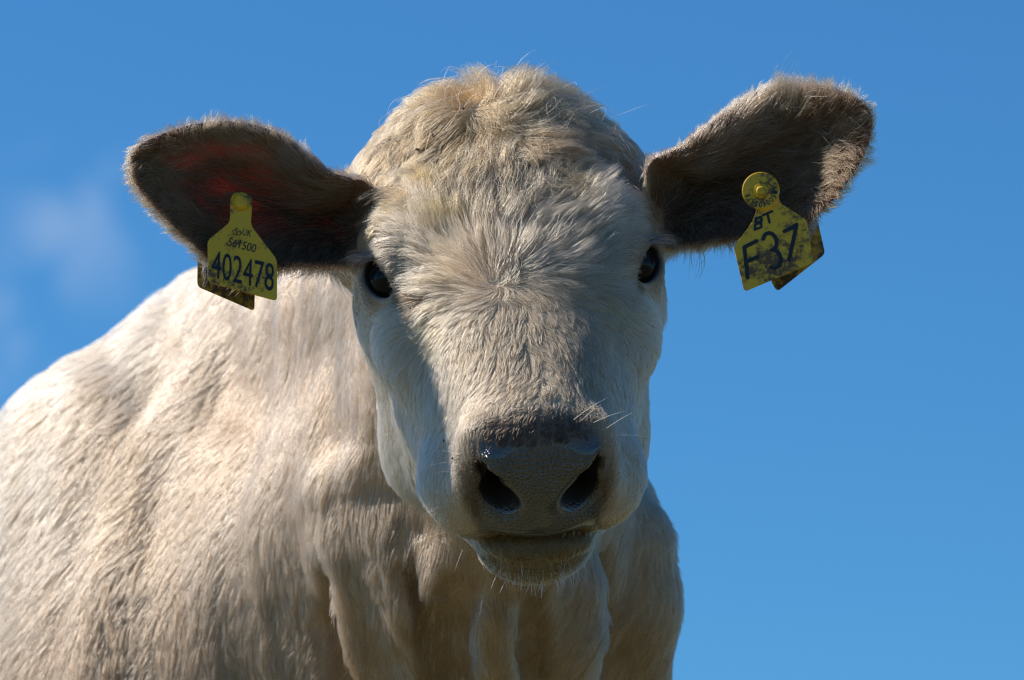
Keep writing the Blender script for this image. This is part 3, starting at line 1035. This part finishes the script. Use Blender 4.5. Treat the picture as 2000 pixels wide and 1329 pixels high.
# ------------------------------------------------------------------ eyelashes and whiskers
def extra_hairs(name, roots, dirs, lens, tone, rad, K=8, sag=.4, spread=.15, curl=0.0):
    N = len(roots)
    pts = np.empty((N, K, 3)); cur = np.array(roots, float); pts[:, 0] = cur
    d = unit(np.array(dirs, float) + rng.normal(0, spread, (N, 3)))
    lens = np.broadcast_to(lens, (N,)); cax = unit(rng.normal(0, 1, (N, 3)) + FW * .8) * rng.choice([-1, 1], N)[:, None]
    for k in range(1, K):
        d = unit(d + np.array([0, 0, -sag]) / K + curl * np.cross(d, cax))
        cur = cur + d * (lens / (K - 1))[:, None]
        pts[:, k] = cur
    return hair_object(name, pts, np.broadcast_to(np.asarray(tone, float), (N, 3)), rad)

rts = []; drs = []; tn_ = []
for side in (-1, 1):
    sgn = np.array([side, 1, 1])
    for k in range(620):
        a = rng.uniform(.05, 1.0)                       # along the upper lid, inner .. outer corner
        s_ = (1 - 2 * a) * 1.95
        z_ = 1.25 * math.sqrt(max(0, 1 - (s_ / 2.05) ** 2)) + rng.uniform(0, .35)
        c = EYE_C + EAX * s_ + EPX * (z_ - .35) + GAZE * (math.sqrt(max(.1, (EYE_R + .25) ** 2 - s_ ** 2 - z_ ** 2)) + .05)
        if a < .68: continue
        rts.append(from_head(c * sgn))
        d = GAZE * .45 + EPX * (.55 - .55 * a) - EAX * (1.3 * a) + np.array([.5, 0, 0])
        drs.append((d * sgn) @ HM)
        tn_.append((.05, .04, .035) if rng.random() < .72 else (.36, .32, .28))
extra_hairs('eyelashes', rts, drs, .012 + .018 * rng.random(len(rts)), tn_, .00017, sag=1.3, spread=.16)

rts = []; drs = []
for (u, v, du, dv, w) in [(1135,822,.8,-.7,0), (1158,826,.9,-.6,0), (1180,840,1,-.5,0), (1190,850,1,-.05,0), (1120,820,.7,-.8,0),
                          (905,900,-1,.1,0), (900,920,-1,-.05,0), (898,885,-1,-.2,0), (880,985,-1,.25,0), (872,1010,-1,.35,0),
                          (868,1040,-1,.5,0), (1240,1000,1,.1,0), (1246,1020,1,.3,0), (1250,1045,1,.5,0), (905,1070,-.5,1,0),
                          (950,1130,-.4,1,0), (1010,1160,-.1,1,0), (1080,1165,.1,1,0), (1150,1120,.4,1,0)]:
    w = surf_w([(u, v)], -700)[0]
    rts.append(P(u, v, w)); drs.append(du * RT - dv * UP - .45 * FW)
extra_hairs('whiskers', rts, drs, .018 + .026 * rng.random(len(rts)), (.42, .34, .22), .00016, sag=.25, spread=.1)

cr_ = [(u, v) for u, v in zip(rng.uniform(890, 1190, 150), rng.uniform(1095, 1150, 150))]
cw_ = surf_w(cr_, -700); ok_ = cw_ < 300
rts = [P(u, v, w) for (u, v), w, k in zip(cr_, cw_, ok_) if k]
drs = [(u - 1040) / 260 * RT - .8 * UP - .5 * FW for (u, v), k in zip(cr_, ok_) if k]
extra_hairs('chin_hair', rts, drs, .006 + .011 * rng.random(len(rts)), (.50, .43, .34), .00018, sag=.3, spread=.25)

# stray wisps blown up from the poll
rts = []; drs = []
for k in range(170):
    u = rng.uniform(760, 1220); v = rng.uniform(178, 235)
    w = surf_w([(u, v)], 0)[0] if False else 0
    rts.append((u, v))
ww_ = surf_w(rts, 0)
rts = [q for q, w in zip(rts, ww_) if w < 700]; ww_ = ww_[ww_ < 700]
rts_ = [P(u, v, w) for (u, v), w in zip(rts, ww_)]
drs = [((u - 990) / 220 + .15) * RT + (1.0 if u > 1000 else .7) * UP + rng.normal(0, .3) * FW for (u, v) in rts]
extra_hairs('stray_hair', rts_, drs, (.03 + .03 * rng.random(len(rts_))), (.42, .32, .21), .0002, K=10, sag=.6, spread=.45, curl=.28)

# crumbs of mud caught in the hair
def icos(c, r, seed):
    rr_ = np.random.default_rng(seed)
    g = (1 + 5 ** .5) / 2
    vs = np.array([(-1,g,0),(1,g,0),(-1,-g,0),(1,-g,0),(0,-1,g),(0,1,g),(0,-1,-g),(0,1,-g),(g,0,-1),(g,0,1),(-g,0,-1),(-g,0,1)]) / 1.9
    fs = [(0,11,5),(0,5,1),(0,1,7),(0,7,10),(0,10,11),(1,5,9),(5,11,4),(11,10,2),(10,7,6),(7,1,8),(3,9,4),(3,4,2),(3,2,6),(3,6,8),(3,8,9),(4,9,5),(2,4,11),(6,2,10),(8,6,7),(9,8,1)]
    return c + vs * r * (.6 + .8 * rr_.random((12, 1))) * (.6 + .8 * rr_.random(3)), fs
mm, n, l, b = new_mat('dry_mud'); b.inputs['Base Color'].default_value = (.035, .022, .014, 1); b.inputs['Roughness'].default_value = .95
vs = []; fs = []
FLK = [(789,160,.0016),(779,166,.0012),(812,142,.001),(905,212,.0012),(820,197,.001),(966,147,.0016),(950,136,.001),(876,158,.001),
       (796,592,.0012),(801,606,.0016),(785,606,.0008),(1246,572,.0012),
       (1093,858,.0028),(867,862,.0010),(884,895,.001),(815,292,.0014),(845,265,.0014),(1068,282,.0016),(1085,275,.0012),(1042,308,.0012)]
FW_ = surf_w([(u, v) for u, v, r in FLK], -700)
for i_, ((u, v, r), w) in enumerate(zip(FLK, FW_)):
    if w > 2500: continue
    lift_ = 45 if v < 330 else (4 if v > 800 else 7)
    q_, f_ = icos(P(u, v, w - lift_), r, i_)
    o_ = len(vs); vs += list(q_); fs += [tuple(k + o_ for k in ff) for ff in f_]
mo = mesh_obj('mud_crumbs', vs, fs, mm); adopt(mo); mo['kind'] = 'stuff'

# ------------------------------------------------------------------ ear tags
def plastic(name, base, dirt, amount):
    m, n, l, b = new_mat(name)
    t = n.new('ShaderNodeTexCoord')
    a = n.new('ShaderNodeTexNoise'); a.inputs['Scale'].default_value = 190; a.inputs['Detail'].default_value = 6; a.inputs['Roughness'].default_value = .75
    c = n.new('ShaderNodeTexNoise'); c.inputs['Scale'].default_value = 45; c.inputs['Detail'].default_value = 4
    l.new(t.outputs['Object'], a.inputs['Vector']); l.new(t.outputs['Object'], c.inputs['Vector'])
    ad = n.new('ShaderNodeMath'); ad.operation = 'MULTIPLY'
    l.new(a.outputs[0], ad.inputs[0]); l.new(c.outputs[0], ad.inputs[1])
    mr = n.new('ShaderNodeMapRange'); mr.inputs[1].default_value = .30 - amount * .1; mr.inputs[2].default_value = .40 - amount * .1
    l.new(ad.outputs[0], mr.inputs[0])
    mx = n.new('ShaderNodeMix'); mx.data_type = 'RGBA'
    mx.inputs[6].default_value = (*base, 1); mx.inputs[7].default_value = (*dirt, 1)
    l.new(mr.outputs[0], mx.inputs[0]); l.new(mx.outputs[2], b.inputs['Base Color'])
    b.inputs['Roughness'].default_value = .42
    return m
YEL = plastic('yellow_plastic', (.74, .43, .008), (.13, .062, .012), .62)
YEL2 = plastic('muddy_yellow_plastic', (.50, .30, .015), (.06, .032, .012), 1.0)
INK, n, l, b = new_mat('black_ink'); b.inputs['Base Color'].default_value = (.010, .014, .018, 1); b.inputs['Roughness'].default_value = .6
INK2, n, l, b = new_mat('faded_ink'); b.inputs['Base Color'].default_value = (.05, .05, .012, 1); b.inputs['Roughness'].default_value = .6

def round_poly(pts, r, n=5):
    out = []; m = len(pts); pts = np.array(pts, float)
    for i in range(m):
        a, b, c = pts[i-1], pts[i], pts[(i+1) % m]
        d1 = (a - b); d2 = (c - b)
        k = min(r, .45 * np.linalg.norm(d1), .45 * np.linalg.norm(d2))
        p1 = b + d1 / np.linalg.norm(d1) * k; p2 = b + d2 / np.linalg.norm(d2) * k
        for j in range(n + 1):
            t = j / n
            out.append((1-t)**2 * p1 + 2*t*(1-t) * b + t*t * p2)
    return out

def slab(name, poly, wf, th, mat, parent, bev=.0004):
    """plate with the outline poly (picture points) lying on the depth function wf, th thick"""
    n_ = len(poly)
    front = [P(u, v, wf(u, v)) for u, v in poly]
    nrm = unit(np.cross(P(poly[n_//3][0], poly[n_//3][1], wf(*poly[n_//3])) - front[0], P(poly[2*n_//3][0], poly[2*n_//3][1], wf(*poly[2*n_//3])) - front[0]))
    if nrm @ FW < 0: nrm = -nrm
    back = [q + nrm * th for q in front]
    vs = front + back
    fs = [tuple(range(n_)), tuple(range(2 * n_ - 1, n_ - 1, -1))] + [(i, i + n_, (i + 1) % n_ + n_, (i + 1) % n_) for i in range(n_)]
    o = tagpart(name, vs, fs, mat, parent)
    md = o.modifiers.new('bevel', 'BEVEL'); md.width = bev; md.segments = 2; md.limit_method = 'ANGLE'; md.angle_limit = math.radians(50)
    return o

def tagpart(name, vs, fs, mat, parent, root=None):
    o = mesh_obj(name, vs, fs, mat)
    o.parent = parent
    o.matrix_parent_inverse = (Matrix.Translation(Vector(TAGLOC))).inverted()
    return o
def subpart(name, vs, fs, mat, parent):
    o = mesh_obj(name, vs, fs, mat)
    o.parent = parent
    return o

def text_geo(txt, aff, wf, off):
    """flat glyph mesh of the built-in font, mapped by aff (x, y) -> picture point"""
    cu = bpy.data.curves.new('glyphs', 'FONT'); cu.body = txt; cu.align_x = 'CENTER'; cu.align_y = 'CENTER'; cu.resolution_u = 3
    ob = bpy.data.objects.new('glyphs', cu); scene.collection.objects.link(ob)
    dg = bpy.context.evaluated_depsgraph_get()
    m = bpy.data.meshes.new_from_object(ob.evaluated_get(dg))
    vs = []; co = [v.co.copy() for v in m.vertices]
    xs_ = [c.x for c in co]; ys_ = [c.y for c in co]
    x0, x1, y0, y1 = min(xs_), max(xs_), min(ys_), max(ys_)
    for c in co:
        u, v = aff((c.x - (x0 + x1) / 2) / (x1 - x0) * 2, (c.y - (y0 + y1) / 2) / (y1 - y0) * 2)
        vs.append(P(u, v, wf(u, v) - off))
    fs = [tuple(pl.vertices) for pl in m.polygons]
    bpy.data.objects.remove(ob); bpy.data.meshes.remove(m); bpy.data.curves.remove(cu)
    return vs, fs

def strokes_geo(lines, wf, width, off):
    vs = []; fs = []; e = 0
    for ln in lines:
        ln = np.array(ln, float)
        for i in range(len(ln)):
            o_ = len(vs); e += .004
            for k in range(10):
                u, v = ln[i] + width / 2 * np.array([math.cos(k * .6283), math.sin(k * .6283)])
                vs.append(P(u, v, wf(u, v) - off - e))
            fs.append(tuple(range(o_, o_ + 10)))
            if i + 1 < len(ln):
                d = ln[i+1] - ln[i]; d = d / (np.linalg.norm(d) + 1e-9); nn_ = np.array([-d[1], d[0]]) * width / 2
                o_ = len(vs); e += .004
                for q in (ln[i] + nn_, ln[i+1] + nn_, ln[i+1] - nn_, ln[i] - nn_):
                    vs.append(P(q[0], q[1], wf(*q) - off - e))
                fs.append((o_, o_ + 1, o_ + 2, o_ + 3))
    return vs, fs

def merge(*geos):
    vs = []; fs = []
    for v, f in geos:
        o_ = len(vs); vs += list(v); fs += [tuple(i + o_ for i in ff) for ff in f]
    return vs, fs

def disc_geo(cu_, cv_, prof, wf, n=28):
    """turned shape: prof = [(radius px, height towards the viewer px)]"""
    vs = []; fs = []
    for r, hgt in prof:
        for k in range(n):
            u, v = cu_ + r * math.cos(2*math.pi*k/n), cv_ + r * math.sin(2*math.pi*k/n)
            vs.append(P(u, v, wf(u, v) - hgt))
    for i in range(len(prof) - 1):
        for k in range(n):
            fs.append((i*n+k, i*n+(k+1) % n, (i+1)*n+(k+1) % n, (i+1)*n+k))
    fs.append(tuple(range((len(prof)-1)*n, len(prof)*n)))
    return vs, fs

# ear tag in the ear on the left of the picture
wL = lambda u, v: 150 - .30 * (v - 500) + .04 * (u - 470)
wLb = lambda u, v: 275 - .10 * (v - 500) + .05 * (u - 470)
TAGLOC = P(470, 385, wL(470, 385))
tl = bpy.data.objects.new('ear_tag', None); scene.collection.objects.link(tl); tl.location = TAGLOC
tl['label'] = 'muddy yellow ear tag printed 402478 hanging in the ear left of the face'
tl['category'] = 'ear tag'; tl['group'] = 'yellow ear tags'
poly = round_poly([(450,386),(459,375),(484,380),(493,388),(490,440),(541,507),(541,588),(407,551),(405,470),(449,434)], 9)
fp = slab('front_panel', poly, wL, .0018, YEL, tl)
poly = round_poly([(400,455),(386,505),(385,560),(497,608),(498,560),(470,470)], 9)
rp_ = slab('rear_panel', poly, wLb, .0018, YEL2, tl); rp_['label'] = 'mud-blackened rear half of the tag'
v_, f_ = disc_geo(472, 393, [(17, -4), (17, 5), (13, 9), (6, 11)], wL)
st = tagpart('stud', v_, f_, YEL, tl)
v_, f_ = disc_geo(472, 393, [(8, -130), (8, 0), (2, 1)], wL, 16)
tagpart('pin', v_, f_, YEL, tl)
lt = merge(text_geo('402478', lambda a, b: (474 + 61 * a + 1.0 * b, 529 + 14.0 * a - 27 * b), wL, 1.2))
subpart('lettering', lt[0], lt[1], INK, fp)
lt = merge(text_geo('561500', lambda a, b: (473 + 27 * a + 2 * b, 479 + 7 * a - 8 * b), wL, 1.2))
subpart('lettering', lt[0], lt[1], INK, fp)
lt = merge(text_geo('UK', lambda a, b: (483 + 8.5 * a + 1.5 * b, 455 + 2 * a - 6.5 * b), wL, 1.2),
           strokes_geo([[(457,458),(468,460)], [(457,458),(454,452),(457,449),(460,451),(462,458)], [(468,460),(471,454),(468,451),(464,453),(462,459)], [(462,450),(462,445)], [(460,447),(464,447)]], wL, 1.4, 1.2))
subpart('lettering', lt[0], lt[1], INK2, fp)

# ear tag in the ear on the right
wR = lambda u, v: 190 - .22 * (v - 450) + .05 * (u - 1510)
wRb = lambda u, v: 300 - .10 * (v - 450)
wS = lambda u, v: wR(u, v) - 6
TAGLOC = P(1486, 374, wR(1486, 374))
tr_ = bpy.data.objects.new('ear_tag', None); scene.collection.objects.link(tr_); tr_.location = TAGLOC
tr_['label'] = 'yellow ear tag hand-lettered F37 hanging in the ear right of the face'
tr_['category'] = 'ear tag'; tr_['group'] = 'yellow ear tags'
poly = round_poly([(1470,380),(1505,355),(1520,380),(1524,397),(1576,430),(1588,513),(1454,570),(1433,482),(1470,433),(1478,410)], 9)
fp = slab('front_panel', poly, wR, .0018, YEL, tr_)
poly = round_poly([(1560,415),(1592,409),(1612,496),(1518,570),(1505,548),(1520,470)], 9)
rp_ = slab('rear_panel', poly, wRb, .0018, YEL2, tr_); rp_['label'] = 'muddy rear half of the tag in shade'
v_, f_ = disc_geo(1486, 373, [(37, 2), (37, 7), (35, 8.5), (17, 9), (15, 13), (9, 15), (7, 20), (2, 21)], wR, 40)
bt = tagpart('stud', v_, f_, YEL, tr_)
v_, f_ = disc_geo(1486, 373, [(8, -140), (8, 0), (2, 1)], wR, 16)
tagpart('pin', v_, f_, YEL, tr_)
ring = []
for i_, ch in enumerate('561500402478'):
    an = math.radians(-28 + i_ * 17)
    cx_, cy_ = 1486 + 27 * math.cos(an), 373 + 27 * math.sin(an)
    ex, ey = np.array([-math.sin(an), math.cos(an)]), np.array([math.cos(an), math.sin(an)])
    ring.append(text_geo(ch, lambda a, b: (cx_ + 3.0 * a * ex[0] + 5.5 * b * ey[0], cy_ + 3.0 * a * ex[1] + 5.5 * b * ey[1]), wR, 9.6))
lt = merge(*ring); subpart('lettering', lt[0], lt[1], INK, bt)
arc = lambda cx, cy, rx, ry, a0, a1, n=9, rot=0: [(cx + rx*math.cos(math.radians(a0+(a1-a0)*i/n))*math.cos(rot) - ry*math.sin(math.radians(a0+(a1-a0)*i/n))*math.sin(rot),
                                                  cy + rx*math.cos(math.radians(a0+(a1-a0)*i/n))*math.sin(rot) + ry*math.sin(math.radians(a0+(a1-a0)*i/n))*math.cos(rot)) for i in range(n+1)]
lt = strokes_geo([[(1460,543),(1457,512),(1454,484)], [(1454,483),(1468,476),(1478,471)], [(1457,512),(1468,507),(1480,502)],
                  arc(1504, 472, 13, 17, -150, 80, 9, -.3), arc(1511, 506, 14, 18, -90, 125, 9, -.2),
                  [(1532,452),(1545,446),(1556,439)], [(1556,439),(1549,472),(1541,508)]], wR, 7.5, 1.2)
subpart('lettering', lt[0], lt[1], INK, fp)
lt = strokes_geo([[(1474,448),(1477,427)], [(1477,427),(1486,424),(1488,431),(1476,437)], [(1476,438),(1487,436),(1487,444),(1474,449)], [(1490,421),(1508,413)], [(1499,418),(1503,435)]], wR, 4.5, 1.2)
subpart('lettering', lt[0], lt[1], INK, fp)
print('tags', time.time() - T0)
